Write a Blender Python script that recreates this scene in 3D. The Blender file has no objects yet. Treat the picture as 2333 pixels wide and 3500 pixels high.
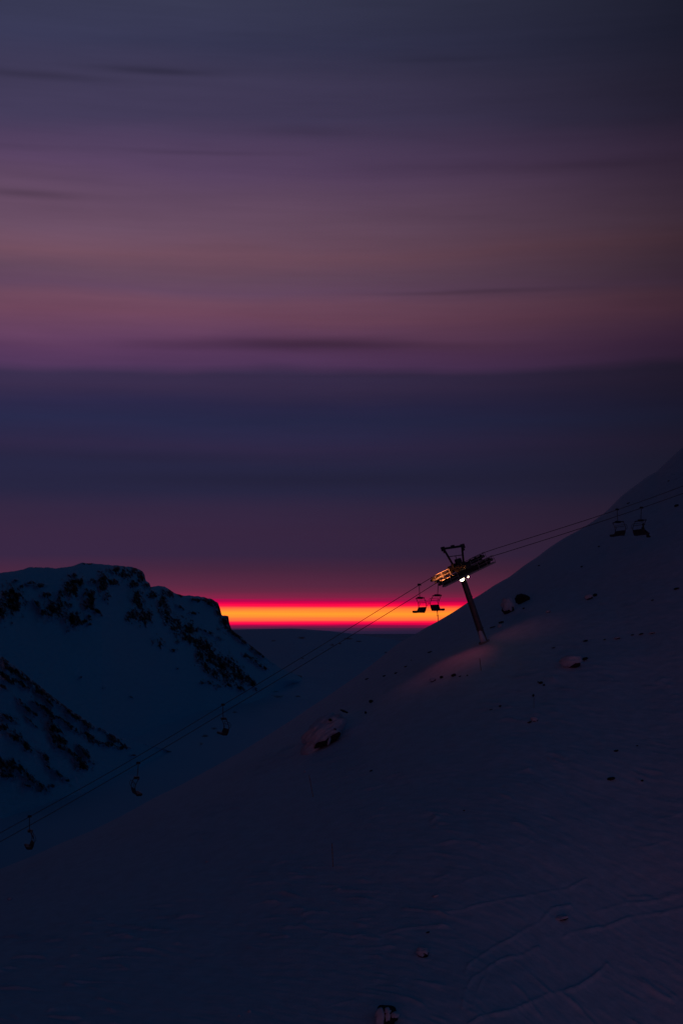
import bpy, math, random
import numpy as np
from mathutils import Vector, Matrix

# ------------------------------------------------------------------ camera
S = bpy.context.scene
F = 4861.0                      # focal length in photo pixels (50 mm on a 36 mm tall frame)
CX, CY, HORIZON = 1166.5, 1750.0, 2145.0
PITCH = math.atan((HORIZON - CY) / F)
SP, CP = math.sin(PITCH), math.cos(PITCH)
cam_data = bpy.data.cameras.new('camera')
cam_data.sensor_fit = 'VERTICAL'
cam_data.sensor_height = 36.0
cam_data.sensor_width = 24.0
cam_data.lens = 50.0
cam_data.clip_start = 0.5
cam_data.clip_end = 120000.0
cam = bpy.data.objects.new('camera', cam_data)
S.collection.objects.link(cam)
cam.location = (0, 0, 0)
cam.rotation_euler = (math.pi / 2 + PITCH, 0, 0)
S.camera = cam
S.view_settings.view_transform = 'Standard'
S.view_settings.look = 'None'
S.view_settings.exposure = 0.0
S.view_settings.gamma = 1.0
S.render.resolution_x, S.render.resolution_y = 682, 1024
S.cycles.use_denoising = True
S.cycles.max_bounces = 5


def ray(px, py):
    """direction through a photo point, scaled to y = 1: returns (x/y, z/y)"""
    u = (np.asarray(px, float) - CX) / F
    v = (CY - np.asarray(py, float)) / F
    den = CP - v * SP
    return u / den, (SP + v * CP) / den


def srgb(r, g, b, a=1.0):
    f = lambda c: (c / 255 / 12.92) if c / 255 <= 0.04045 else ((c / 255 + 0.055) / 1.055) ** 2.4
    return (f(r), f(g), f(b), a)


# ------------------------------------------------------------------ sky
W = bpy.data.worlds.new('World')
S.world = W
W.use_nodes = True
nt = W.node_tree
nt.nodes.clear()


def N(kind, **kw):
    n = nt.nodes.new(kind)
    for k_, v_ in kw.items():
        setattr(n, k_, v_)
    return n


def M(op, a, b=None, c=None, clamp=False):
    n = N('ShaderNodeMath', operation=op, use_clamp=clamp)
    for i, v_ in enumerate((a, b, c)):
        if v_ is None:
            continue
        if isinstance(v_, (int, float)):
            n.inputs[i].default_value = v_
        else:
            nt.links.new(v_, n.inputs[i])
    return n.outputs[0]


def VM(op, a, b=None, scale=None):
    n = N('ShaderNodeVectorMath', operation=op)
    for i, v_ in enumerate((a, b)):
        if v_ is None:
            continue
        if isinstance(v_, tuple):
            n.inputs[i].default_value = v_
        else:
            nt.links.new(v_, n.inputs[i])
    if scale is not None:
        if isinstance(scale, (int, float)):
            n.inputs['Scale'].default_value = scale
        else:
            nt.links.new(scale, n.inputs['Scale'])
    return n.outputs[0]


tc = N('ShaderNodeTexCoord')
sep = N('ShaderNodeSeparateXYZ')
nt.links.new(tc.outputs['Generated'], sep.inputs[0])
X_, Y_, Z_ = sep.outputs
hyp = M('SQRT', M('ADD', M('MULTIPLY', X_, X_), M('MULTIPLY', Y_, Y_)))
EL = M('DIVIDE', Z_, M('MAXIMUM', hyp, 0.001))          # tangent of the elevation
AZ = M('ARCTAN2', X_, Y_)                                # azimuth, 0 = towards the glow


def noise_az(su, sv, scale, detail=3.0, rough=0.5, off=0.0):
    cmb = N('ShaderNodeCombineXYZ')
    nt.links.new(M('MULTIPLY', AZ, su), cmb.inputs[0])
    nt.links.new(M('MULTIPLY', EL, sv), cmb.inputs[1])
    cmb.inputs[2].default_value = off
    t = N('ShaderNodeTexNoise')
    t.inputs['Scale'].default_value = scale
    t.inputs['Detail'].default_value = detail
    t.inputs['Roughness'].default_value = rough
    nt.links.new(cmb.outputs[0], t.inputs['Vector'])
    return t.outputs[0]


hi = M('MULTIPLY', M('SUBTRACT', EL, 0.015), 6.0, clamp=True)      # no wobble at the horizon band
wob = M('MULTIPLY', M('SUBTRACT', noise_az(2.0, 9.0, 1.6, 3.0), 0.5), M('MULTIPLY', hi, 0.035))
ELW = M('ADD', EL, wob)
STOPS = [(0, 47, 47, 72), (160, 47, 46, 74), (300, 54, 48, 76), (420, 58, 50, 80), (490, 67, 52, 83),
         (580, 77, 57, 89), (690, 86, 63, 90), (790, 94, 68, 92), (870, 99, 67, 86), (950, 89, 63, 86),
         (1000, 88, 61, 88), (1045, 98, 63, 86), (1095, 97, 60, 84), (1140, 90, 56, 86), (1200, 78, 48, 84),
         (1250, 72, 46, 84), (1285, 52, 40, 80), (1330, 50, 38, 78), (1400, 38, 34, 77), (1450, 34, 35, 78),
         (1530, 41, 33, 74), (1600, 33, 32, 72), (1680, 34, 32, 72), (1740, 46, 33, 72), (1820, 51, 33, 72),
         (1900, 48, 32, 70), (1950, 64, 33, 68), (2000, 84, 36, 67)]


def ramp(stops, fac, lo, hi_):
    r = N('ShaderNodeValToRGB')
    r.color_ramp.interpolation = 'LINEAR'
    span = hi_ - lo
    els = []
    for s in stops:
        _, e = ray(CX, s[0])
        gl = 0.94 if 1285 <= s[0] < 1900 else 1.0
        bl = 0.88 if 1285 <= s[0] < 1960 else (0.95 if s[0] < 1285 else 0.95)
        els.append(((float(e) - lo) / span, srgb(s[1] * gl, s[2] * gl, s[3] * bl * gl) if len(s) == 4 else s[4]))
    els.sort(key=lambda q: q[0])
    cr = r.color_ramp
    while len(cr.elements) < len(els):
        cr.elements.new(0.5)
    for el, (p, c) in zip(cr.elements, els):
        el.position = min(max(p, 0.0), 1.0)
        el.color = c
    nt.links.new(M('DIVIDE', M('SUBTRACT', fac, lo), span, clamp=True), r.inputs[0])
    return r.outputs[0]


E0 = float(ray(CX, 0)[1])
E2000 = float(ray(CX, 2000)[1])
upper = ramp(STOPS, ELW, E2000, E0)
BAND = [(2000, 84, 36, 67), (2022, 98, 36, 68), (2042, 128, 32, 72),
        (2055, 0, 0, 0, (0.42, 0.0, 0.070, 1)), (2064, 0, 0, 0, (0.85, 0.0, 0.066, 1)),
        (2071, 0, 0, 0, (1.25, 0.006, 0.062, 1)), (2079, 0, 0, 0, (1.35, 0.14, 0.045, 1)),
        (2088, 0, 0, 0, (1.4, 0.27, 0.034, 1)), (2098, 0, 0, 0, (1.4, 0.35, 0.028, 1)),
        (2108, 0, 0, 0, (1.4, 0.27, 0.034, 1)), (2117, 0, 0, 0, (1.35, 0.17, 0.045, 1)),
        (2126, 0, 0, 0, (1.3, 0.01, 0.065, 1)), (2134, 0, 0, 0, (0.85, 0.0, 0.066, 1)),
        (2140, 0, 0, 0, (0.25, 0.004, 0.060, 1)), (2147, 72, 30, 66), (2158, 40, 30, 62), (2200, 22, 26, 58)]
E2200 = float(ray(CX, 2200)[1])
ELB = M('ADD', EL, M('MULTIPLY', M('SUBTRACT', noise_az(6.0, 420.0, 1.5, 4.0, 0.6, 7.0), 0.5), 0.0034))
lower = ramp(BAND, ELB, E2200, E2000)
mixb = N('ShaderNodeMixRGB')
nt.links.new(M('GREATER_THAN', EL, E2000), mixb.inputs[0])
nt.links.new(lower, mixb.inputs[1])
nt.links.new(upper, mixb.inputs[2])
front = mixb.outputs[0]


# long thin cloud streaks: soft lens shapes in azimuth / elevation
def lens(px, py, wpx, hpx, amount, wob_=None):
    rx, rz = ray(px, py)
    az0 = math.atan(float(rx))
    e0 = float(rz) * math.cos(az0)
    a = M('DIVIDE', M('SUBTRACT', AZ, az0), wpx / F)
    b = M('DIVIDE', M('SUBTRACT', wob_ if wob_ is not None else EL, e0), hpx / F)
    r2 = M('ADD', M('MULTIPLY', a, a), M('MULTIPLY', b, b))
    return M('MULTIPLY', M('EXPONENT', M('MULTIPLY', r2, -1.0)), amount)


wob2 = M('ADD', EL, M('MULTIPLY', M('SUBTRACT', noise_az(7.0, 40.0, 1.5, 3.0, 0.5, 4.0), 0.5), 0.004))
dark = None
for a_ in [(540, 242, 210, 15, .34), (120, 256, 260, 15, .24), (1050, 1174, 330, 22, .42), (620, 1180, 260, 18, .16), (1420, 1182, 300, 14, .15),
           (1600, 1000, 320, 8, .22), (2020, 563, 420, 18, .14), (1500, 570, 300, 12, .06), (90, 662, 170, 15, .26), (700, 522, 300, 10, .16),
           (1060, 445, 180, 18, .14), (1500, 205, 260, 14, .14), (60, 500, 200, 14, .12),
           (1300, 1285, 500, 7, .08), (1000, 1640, 700, 30, .16), (500, 1560, 600, 22, .1)]:
    g = lens(a_[0], a_[1], a_[2], a_[3], a_[4], wob2)
    dark = g if dark is None else M('ADD', dark, g)
n1 = M('MULTIPLY', M('SUBTRACT', noise_az(2.2, 26.0, 1.5, 4.0, 0.55, 9.0), 0.5), M('MULTIPLY', hi, 0.42))
n2 = M('MULTIPLY', M('SUBTRACT', noise_az(8.0, 90.0, 1.5, 4.0, 0.6, 2.0), 0.5), M('MULTIPLY', hi, 0.14))
streak = M('MULTIPLY', M('SUBTRACT', 1.0, M('MINIMUM', dark, 0.8)), M('ADD', 1.0, M('ADD', n1, n2)))
# the glow is centred left of the view axis and dies away round the horizon
upfade = M('MULTIPLY', M('SUBTRACT', EL, 0.0), 5.0, clamp=True)
az1 = M('ADD', AZ, 0.20)
azq = M('MULTIPLY', az1, az1)
G_hi = M('EXPONENT', M('ADD', M('MULTIPLY', azq, -4.6), M('MULTIPLY', M('MULTIPLY', azq, azq), -10.0)))
G_lo = M('EXPONENT', M('ADD', M('MULTIPLY', azq, -2.0), M('MULTIPLY', M('MULTIPLY', azq, azq), -8.0)))
LX = M('MAXIMUM', M('SUBTRACT', M('MULTIPLY', AZ, -1.0), 0.27), 0.0)
LF = M('EXPONENT', M('MULTIPLY', M('MULTIPLY', LX, LX), -40.0))
G_hi = M('MULTIPLY', G_hi, LF)
G_lo = M('MULTIPLY', G_lo, LF)
G = M('ADD', M('MULTIPLY', M('MULTIPLY', G_hi, 1.31), upfade), M('MULTIPLY', M('MULTIPLY', G_lo, 1.09), M('SUBTRACT', 1.0, upfade)))
topfade = M('SUBTRACT', 1.0, M('MULTIPLY', M('SUBTRACT', EL, 0.48), 5.0, clamp=True))
Gt = M('MULTIPLY', M('MULTIPLY', G, topfade), streak)
front_s = VM('SCALE', front, scale=Gt)
# dark blue dusk overhead, plus two added fill glows, blue and pink
AMB = (0.0004, 0.0090, 0.0300)
AMB2 = (0.0, 0.0215, 0.0600)  # added glow from the right and behind, to brighten the mountain faces
PINK = (0.2500, 0.0720, 0.1150)  # added glow from below the horizon, to light camera-facing snow ridges
dotp = N('ShaderNodeVectorMath', operation='DOT_PRODUCT')
nt.links.new(tc.outputs['Generated'], dotp.inputs[0])
pd = Vector((-0.14, -0.90, -0.37)).normalized()
dotp.inputs[1].default_value = tuple(pd)
pk = M('POWER', M('MAXIMUM', dotp.outputs['Value'], 0.0), 7.0)
dota = N('ShaderNodeVectorMath', operation='DOT_PRODUCT')
nt.links.new(tc.outputs['Generated'], dota.inputs[0])
dota.inputs[1].default_value = tuple(Vector((-0.30, 0.15, 0.94)).normalized())
amb_f = M('ADD', 0.02, M('POWER', M('MAXIMUM', dota.outputs['Value'], 0.0), 3.0))
pink_v = VM('SCALE', PINK, scale=pk)
dotb = N('ShaderNodeVectorMath', operation='DOT_PRODUCT')
nt.links.new(tc.outputs['Generated'], dotb.inputs[0])
dotb.inputs[1].default_value = tuple(Vector((0.80, -0.48, 0.36)).normalized())
amb_v = VM('ADD', VM('SCALE', AMB, scale=amb_f), VM('SCALE', AMB2, scale=M('POWER', M('MAXIMUM', dotb.outputs['Value'], 0.0), 4.0)))
sky = N('ShaderNodeTexSky', sky_type='NISHITA')
sky.sun_disc = False
sky.sun_elevation = math.radians(-4.0)
sky.sun_rotation = math.radians(-6.0)
sky_v = VM('SCALE', sky.outputs[0], scale=0.02)
tot = VM('ADD', VM('ADD', front_s, pink_v), VM('ADD', amb_v, sky_v))
bg = N('ShaderNodeBackground')
bg.inputs['Strength'].default_value = 1.0
nt.links.new(tot, bg.inputs['Color'])
wo = N('ShaderNodeOutputWorld')
nt.links.new(bg.outputs[0], wo.inputs['Surface'])
W.cycles.sampling_method = 'MANUAL'
W.cycles.sample_map_resolution = 2048


# ------------------------------------------------------------------ helpers
def perlin(x, y, seed=0):
    rng = np.random.RandomState(seed + 11)
    perm = rng.permutation(256)
    ang = rng.rand(256) * 2 * np.pi
    gx, gy = np.cos(ang), np.sin(ang)
    xi, yi = np.floor(x).astype(int), np.floor(y).astype(int)
    xf, yf = x - xi, y - yi
    u = xf * xf * xf * (xf * (xf * 6 - 15) + 10)
    v = yf * yf * yf * (yf * (yf * 6 - 15) + 10)

    def g(ix, iy, dx, dy):
        h = perm[(perm[ix & 255] + iy) & 255]
        return gx[h] * dx + gy[h] * dy
    a = g(xi, yi, xf, yf)
    b = g(xi + 1, yi, xf - 1, yf)
    c = g(xi, yi + 1, xf, yf - 1)
    d = g(xi + 1, yi + 1, xf - 1, yf - 1)
    return (a + u * (b - a) + v * ((c + u * (d - c)) - (a + u * (b - a)))) * 1.4


def fbm(x, y, oct_=4, seed=0, gain=0.5):
    r, a, s = 0, 1.0, 1.0
    for i in range(oct_):
        r = r + a * perlin(x * s, y * s, seed + i * 7)
        a *= gain
        s *= 2.03
    return r


def sstep(a, b, x):
    t = np.clip((x - a) / (b - a), 0, 1)
    return t * t * (3 - 2 * t)


def link(name, me, mat=None, parent=None, smooth=False):
    o = bpy.data.objects.new(name, me)
    S.collection.objects.link(o)
    if mat:
        me.materials.append(mat)
    if parent:
        o.parent = parent
    if smooth:
        me.polygons.foreach_set('use_smooth', [True] * len(me.polygons))
    return o


def grid_mesh(name, P, mat, attr=None, smooth=True):
    """P: rows x cols x 3"""
    r, c, _ = P.shape
    me = bpy.data.meshes.new(name)
    idx = np.arange(r * c).reshape(r, c)
    q = np.stack([idx[:-1, :-1], idx[:-1, 1:], idx[1:, 1:], idx[1:, :-1]], -1).reshape(-1, 4)
    me.vertices.add(r * c)
    me.vertices.foreach_set('co', P.reshape(-1).astype(np.float32))
    me.loops.add(q.size)
    me.loops.foreach_set('vertex_index', q.reshape(-1).astype(np.int32))
    me.polygons.add(len(q))
    me.polygons.foreach_set('loop_start', (np.arange(len(q)) * 4).astype(np.int32))
    me.update(calc_edges=True)
    if attr is not None:
        a = me.attributes.new('rock', 'FLOAT', 'POINT')
        a.data.foreach_set('value', attr.reshape(-1).astype(np.float32))
    me.validate()
    return link(name, me, mat, smooth=smooth)


class MB:
    def __init__(s):
        s.v, s.f = [], []

    def add(s, vs, fs):
        o = len(s.v)
        s.v += [Vector(p) for p in vs]
        s.f += [tuple(i + o for i in f) for f in fs]
        return s

    def box(s, c, ax, ay, az):
        """centre and three half-extent vectors"""
        c, ax, ay, az = map(Vector, (c, ax, ay, az))
        vs = [c + i * ax + j * ay + k * az for i in (-1, 1) for j in (-1, 1) for k in (-1, 1)]
        return s.add(vs, [(0, 1, 3, 2), (4, 6, 7, 5), (0, 4, 5, 1), (2, 3, 7, 6), (0, 2, 6, 4), (1, 5, 7, 3)])

    def tube(s, pts, r, n=8):
        pts = [Vector(p) for p in pts]
        rs = r if isinstance(r, (list, tuple)) else [r] * len(pts)
        rings, up = [], None
        for i, p in enumerate(pts):
            t = (pts[min(i + 1, len(pts) - 1)] - pts[max(i - 1, 0)]).normalized()
            if up is None:
                up = t.orthogonal().normalized()
            up = (up - t * up.dot(t)).normalized()
            w = t.cross(up)
            rings.append([p + (up * math.cos(2 * math.pi * k / n) + w * math.sin(2 * math.pi * k / n)) * rs[i] for k in range(n)])
        vs = [q for ring in rings for q in ring]
        fs = []
        for i in range(len(pts) - 1):
            for k in range(n):
                a, b = i * n + k, i * n + (k + 1) % n
                fs.append((a, b, b + n, a + n))
        fs.append(tuple(reversed(range(n))))
        fs.append(tuple(range((len(pts) - 1) * n, len(pts) * n)))
        return s.add(vs, fs)

    def build(s, name, mat, parent=None, origin=(0, 0, 0), smooth=False):
        me = bpy.data.meshes.new(name)
        o = Vector(origin)
        me.from_pydata([tuple(p - o) for p in s.v], [], s.f)
        me.update()
        return link(name, me, mat, parent, smooth)


def tag(o, label, cat, group=None):
    o['label'] = label
    o['category'] = cat
    if group:
        o['group'] = group
    return o


def empty(name, loc):
    e = bpy.data.objects.new(name, None)
    e.empty_display_size = 0.2
    S.collection.objects.link(e)
    e.location = loc
    return e


def mat(name, col, rough=0.6, metal=0.0, var=0.0, scale=8.0, emit=None, estr=0.0, bump=0.0):
    m = bpy.data.materials.new(name)
    m.use_nodes = True
    t = m.node_tree
    b = t.nodes['Principled BSDF']
    b.inputs['Base Color'].default_value = (*col, 1)
    b.inputs['Roughness'].default_value = rough
    b.inputs['Metallic'].default_value = metal
    if var or bump:
        c = t.nodes.new('ShaderNodeTexCoord')
        n = t.nodes.new('ShaderNodeTexNoise')
        n.inputs['Scale'].default_value = scale
        n.inputs['Detail'].default_value = 5
        t.links.new(c.outputs['Object'], n.inputs['Vector'])
    if var:
        r = t.nodes.new('ShaderNodeValToRGB')
        r.color_ramp.elements[0].position = 0.3
        r.color_ramp.elements[1].position = 0.7
        r.color_ramp.elements[0].color = tuple(c_ * (1 - var) for c_ in col) + (1,)
        r.color_ramp.elements[1].color = tuple(min(1, c_ * (1 + var)) for c_ in col) + (1,)
        t.links.new(n.outputs[0], r.inputs[0])
        t.links.new(r.outputs[0], b.inputs['Base Color'])
    if bump:
        bp = t.nodes.new('ShaderNodeBump')
        bp.inputs['Strength'].default_value = 0.6
        bp.inputs['Distance'].default_value = bump
        t.links.new(n.outputs[0], bp.inputs['Height'])
        t.links.new(bp.outputs[0], b.inputs['Normal'])
    if emit:
        b.inputs['Emission Color'].default_value = (*emit, 1)
        b.inputs['Emission Strength'].default_value = estr
    return m


def snow_rock_mat(name, snow, rock, scale, bump_d, rscale):
    """snow that gives way to bare rock where the surface carries the rock attribute"""
    m = bpy.data.materials.new(name)
    m.use_nodes = True
    t = m.node_tree
    b = t.nodes['Principled BSDF']
    b.inputs['Roughness'].default_value = 0.75
    c = t.nodes.new('ShaderNodeTexCoord')
    n = t.nodes.new('ShaderNodeTexNoise')
    n.inputs['Scale'].default_value = rscale
    n.inputs['Detail'].default_value = 6
    n.inputs['Roughness'].default_value = 0.65
    t.links.new(c.outputs['Object'], n.inputs['Vector'])
    a = t.nodes.new('ShaderNodeAttribute')
    a.attribute_name = 'rock'
    mm = t.nodes.new('ShaderNodeMath')
    mm.operation = 'MULTIPLY_ADD'
    mm.inputs[1].default_value = 1.5
    mm.use_clamp = False
    t.links.new(n.outputs[0], mm.inputs[0])
    t.links.new(a.outputs['Fac'], mm.inputs[2])
    r = t.nodes.new('ShaderNodeValToRGB')
    r.color_ramp.elements[0].position = 0.55
    r.color_ramp.elements[0].color = (*snow, 1)
    r.color_ramp.elements[1].position = 0.70
    r.color_ramp.elements[1].color = (*rock, 1)
    m2 = t.nodes.new('ShaderNodeMath')
    m2.operation = 'MULTIPLY'
    m2.inputs[1].default_value = 0.5
    t.links.new(mm.outputs[0], m2.inputs[0])
    t.links.new(m2.outputs[0], r.inputs[0])
    t.links.new(r.outputs[0], b.inputs['Base Color'])
    n2 = t.nodes.new('ShaderNodeTexNoise')
    n2.inputs['Scale'].default_value = scale
    n2.inputs['Detail'].default_value = 6
    t.links.new(c.outputs['Object'], n2.inputs['Vector'])
    bp = t.nodes.new('ShaderNodeBump')
    bp.inputs['Strength'].default_value = 0.5
    bp.inputs['Distance'].default_value = bump_d
    t.links.new(n2.outputs[0], bp.inputs['Height'])
    t.links.new(bp.outputs[0], b.inputs['Normal'])
    return m


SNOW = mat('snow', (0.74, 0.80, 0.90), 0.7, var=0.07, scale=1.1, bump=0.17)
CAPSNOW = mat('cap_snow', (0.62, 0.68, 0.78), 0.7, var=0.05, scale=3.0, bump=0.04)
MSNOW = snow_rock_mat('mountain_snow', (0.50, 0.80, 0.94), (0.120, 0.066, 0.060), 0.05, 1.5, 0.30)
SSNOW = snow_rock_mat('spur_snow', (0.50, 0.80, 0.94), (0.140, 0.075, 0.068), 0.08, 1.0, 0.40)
ROCK = mat('rock', (0.030, 0.028, 0.028), 0.85, var=0.5, scale=2.0, bump=0.06)
STEEL = mat('galvanised_steel', (0.13, 0.12, 0.12), 0.55, 0.3, var=0.25, scale=3.0)
DARKSTEEL = mat('dark_steel', (0.045, 0.045, 0.05), 0.5, 0.4, var=0.2, scale=4.0)
BRIGHTSTEEL = mat('railing_steel', (0.42, 0.40, 0.38), 0.5, 0.2, var=0.2, scale=5.0)
ROPE = mat('rope_steel', (0.07, 0.06, 0.065), 0.6, 0.3, var=0.2, scale=20.0)
RUBBER = mat('rubber', (0.02, 0.02, 0.02), 0.8)
SEATM = mat('seat_pad', (0.055, 0.042, 0.042), 0.6, var=0.2, scale=6.0)
LENS = mat('lamp_glass', (0.9, 0.85, 0.7), 0.3, emit=(1.0, 0.82, 0.50), estr=9.0)
POLE_W = mat('weathered_wood', (0.16, 0.12, 0.10), 0.8, var=0.3, scale=9.0)

# ------------------------------------------------------------------ near snow slope
SIL = [(-900, 3330), (-600, 3220), (0, 2971), (105, 2929), (209, 2882), (314, 2840), (418, 2788), (523, 2730), (628, 2678),
       (732, 2621), (820, 2572), (904, 2520), (1006, 2455), (1057, 2420), (1108, 2387), (1159, 2352), (1210, 2317),
       (1261, 2279), (1312, 2238), (1363, 2197), (1428, 2162), (1453, 2146), (1496, 2123), (1550, 2091), (1596, 2060),
       (1619, 2045), (1647, 2028), (1693, 1998), (1740, 1972), (1787, 1935), (1834, 1904), (1880, 1869), (1927, 1839),
       (1988, 1806), (2021, 1785), (2067, 1752), (2096, 1722), (2124, 1694), (2161, 1666), (2208, 1631), (2245, 1610),
       (2278, 1577), (2301, 1556), (2333, 1528), (2600, 1330), (3300, 900)]
_sx, _sz = ray([p[0] for p in SIL], [p[1] for p in SIL])
_fx = np.linspace(_sx[0], _sx[-1], 1400)
_fz = np.interp(_fx, _sx, _sz)
ker = np.hanning(13)
ker /= ker.sum()
_fz = np.convolve(np.pad(_fz, 6, mode='edge'), ker, 'valid')
KC = 0.00175
k3 = np.hanning(501)
k3 /= k3.sum()
_fzs = _fz
for _ in range(2):        # the broad lie of the slope, without the small kinks of its skyline
    ext = np.concatenate([_fzs[0] + (np.arange(-250, 0)) * (_fzs[1] - _fzs[0]), _fzs, _fzs[-1] + np.arange(1, 251) * (_fzs[-1] - _fzs[-2])])
    _fzs = np.convolve(ext, k3, 'valid')


def slope_ms(rx):
    return np.interp(rx, _fx, _fz)


_fd = np.interp(_fx, [-0.42, -0.24, 0.10, 0.215, 0.26, 0.45], [152, 165, 214, 244, 250, 275])
k2 = np.hanning(301)
k2 /= k2.sum()
_fd = np.convolve(np.pad(_fd, 150, mode='edge'), k2, 'valid')


def slope_D(rx):
    return np.interp(rx, _fx, _fd)


def slope_base_depth(rx, rz):
    """depth at which the smooth slope crosses the ray"""
    D = slope_D(rx)
    m = np.maximum(slope_ms(rx) - rz, 0)
    b = 2 * D + m / KC
    return (b - np.sqrt(np.maximum(b * b - 4 * D * D, 0))) / 2


def hit(rx, rz):
    D_ = float(slope_D(rx))
    ds = np.linspace(45, D_, 700)
    zs = slope_z(rx * ds, ds, False) - rz * ds
    k = np.where(zs > 0)[0]
    return float(ds[k[0]]) if len(k) else D_


def px_lines(lines, sx, ox, oy):
    out = []
    for h, w, pts in lines:
        q = []
        for (a, b) in pts:
            rx, rz = ray(ox + a * sx, oy + b * sx)
            d = hit(float(rx), float(rz))
            q.append((float(rx) * d, d))
        out.append((h, w, q))
    return out


MOUNDS = []


def slope_z(x, y, detail=True):
    x = np.asarray(x, float)
    y = np.asarray(y, float)
    rx = x / y
    D = slope_D(rx)
    mss = np.interp(rx, _fx, _fzs)
    z = (mss + (slope_ms(rx) - mss) * sstep(0.62, 1.0, y / D)) * y - KC * (y - D) ** 2
    if not detail:
        return z
    fade = sstep(0, 45, D - y)
    z = z + fade * (0.55 * fbm(x / 22, y / 26, 3, 3) + 0.10 * fbm(x / 5, y / 6, 3, 9))
    # soft drifts and wind-cut sastrugi running up to the right
    al = (x - 0.42 * y) / 1.085
    ac = (0.42 * x + y) / 1.085
    wx = ac + 1.2 * fbm(al / 14, ac / 10, 2, 51)
    patch = sstep(0.0, 0.6, fbm(x / 14 + 3, y / 16, 3, 21) + 0.30 * sstep(150, 95, y))
    ridge = 1 - np.abs(perlin(al / 5.0, wx / 0.9, 33)) * 2.2
    ridge = np.clip(ridge, 0, 1) ** 4
    sel = sstep(0.05, 0.45, fbm(al / 3.2, wx / 1.1, 2, 61))
    z = z + (0.25 + 0.75 * fade) * 0.23 * patch * sel * ridge
    z = z + fade * 0.034 * fbm(al / 2.6, ac / 0.45, 3, 71)
    for mx, my, rx_, ry_, hh in MOUNDS:
        z = z + hh * np.exp(-(((x - mx) / rx_) ** 2 + ((y - my) / ry_) ** 2) ** 1.3)
    shp = z.shape
    xf, yf = x.reshape(-1), y.reshape(-1)
    add = np.zeros(xf.shape)
    for h, w, q in RIDGES:
        best = np.full(xf.shape, 1e9)
        xs = [p[0] for p in q]
        ys = [p[1] for p in q]
        sel_ = np.where((xf > min(xs) - 2) & (xf < max(xs) + 2) & (yf > min(ys) - 3) & (yf < max(ys) + 3))[0]
        if not len(sel_):
            continue
        px_, py_ = xf[sel_], yf[sel_]
        jx = 0.25 * perlin(px_ / 2.5, py_ / 2.5, 5)
        b = np.full(px_.shape, 1e9)
        for (x0, y0), (x1, y1) in zip(q[:-1], q[1:]):
            dx, dy = x1 - x0, y1 - y0
            t = np.clip(((px_ - x0) * dx + (py_ - y0) * dy) / (dx * dx + dy * dy), 0, 1)
            dist = np.hypot(px_ - x0 - t * dx, py_ + jx - y0 - t * dy)
            b = np.minimum(b, dist)
        var = 0.45 + 0.75 * sstep(-0.5, 0.5, perlin(px_ / 1.7, py_ / 1.7, 91))
        add[sel_] += 1.35 * h * var * np.exp(-(b / (0.60 * w)) ** 2)
    return z + add.reshape(shp)


RIDGES = px_lines([
    (.13, .20, [(640, 760), (680, 745), (770, 710), (880, 665), (975, 625), (1060, 605), (1130, 575), (1200, 545), (1240, 515)]),
    (.10, .17, [(620, 530), (640, 500), (690, 455), (760, 410), (830, 375), (900, 345), (960, 310), (1000, 270), (1080, 260)]),
    (.09, .17, [(610, 690), (625, 620), (655, 560), (720, 515), (780, 480), (870, 445), (940, 425)]),
    (.06, .15, [(660, 690), (690, 580), (720, 520)]),
    (.07, .15, [(250, 375), (370, 355), (480, 330)]),
    (.08, .15, [(500, 275), (620, 265), (750, 240), (870, 225), (960, 205), (1070, 190), (1150, 150)]),
    (.11, .17, [(1050, 380), (1200, 350), (1330, 320), (1440, 292), (1600, 265)]),
    (.09, .16, [(1190, 275), (1330, 258), (1480, 225), (1600, 195)]),
    (.06, .15, [(1330, 225), (1480, 205), (1600, 180)]),
    (.06, .14, [(0, 390), (40, 365), (110, 345)]), (.06, .14, [(130, 385), (210, 380)]),
    (.06, .14, [(610, 155), (710, 130)]), (.06, .14, [(480, 145), (545, 125)]),
    (.05, .14, [(30, 690), (140, 665)]),
], 0.786, 1100, 2900) + px_lines([
    (.06, .14, [(415, 1210), (480, 1190), (550, 1155)]), (.04, .14, [(640, 335), (740, 312), (850, 290), (970, 262)]),
    (.05, .14, [(1010, 755), (1090, 740)]), (.05, .14, [(1400, 1020), (1490, 1000), (1568, 965)]),
    (.05, .14, [(1230, 1210), (1380, 1190), (1500, 1180)]),
], 0.5102, 1533, 2300) + px_lines([
    (.07, .15, [(960, 665), (1010, 635), (1055, 612)]), (.05, .13, [(1050, 640), (1125, 625)]), (.05, .13, [(1210, 595), (1280, 590)]),
    (.05, .13, [(1140, 875), (1220, 855)]), (.06, .14, [(1310, 800), (1390, 775)]), (.06, .14, [(1460, 752), (1540, 725)]),
    (.05, .13, [(1340, 518), (1400, 500)]), (.05, .13, [(1450, 528), (1500, 492)]),
], 0.7015, 0, 2800) + px_lines([(.07, .16, [(430, 800), (470, 775), (505, 757)]), (.05, .15, [(610, 760), (670, 738)])], 0.5102, 900, 2300)


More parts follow.
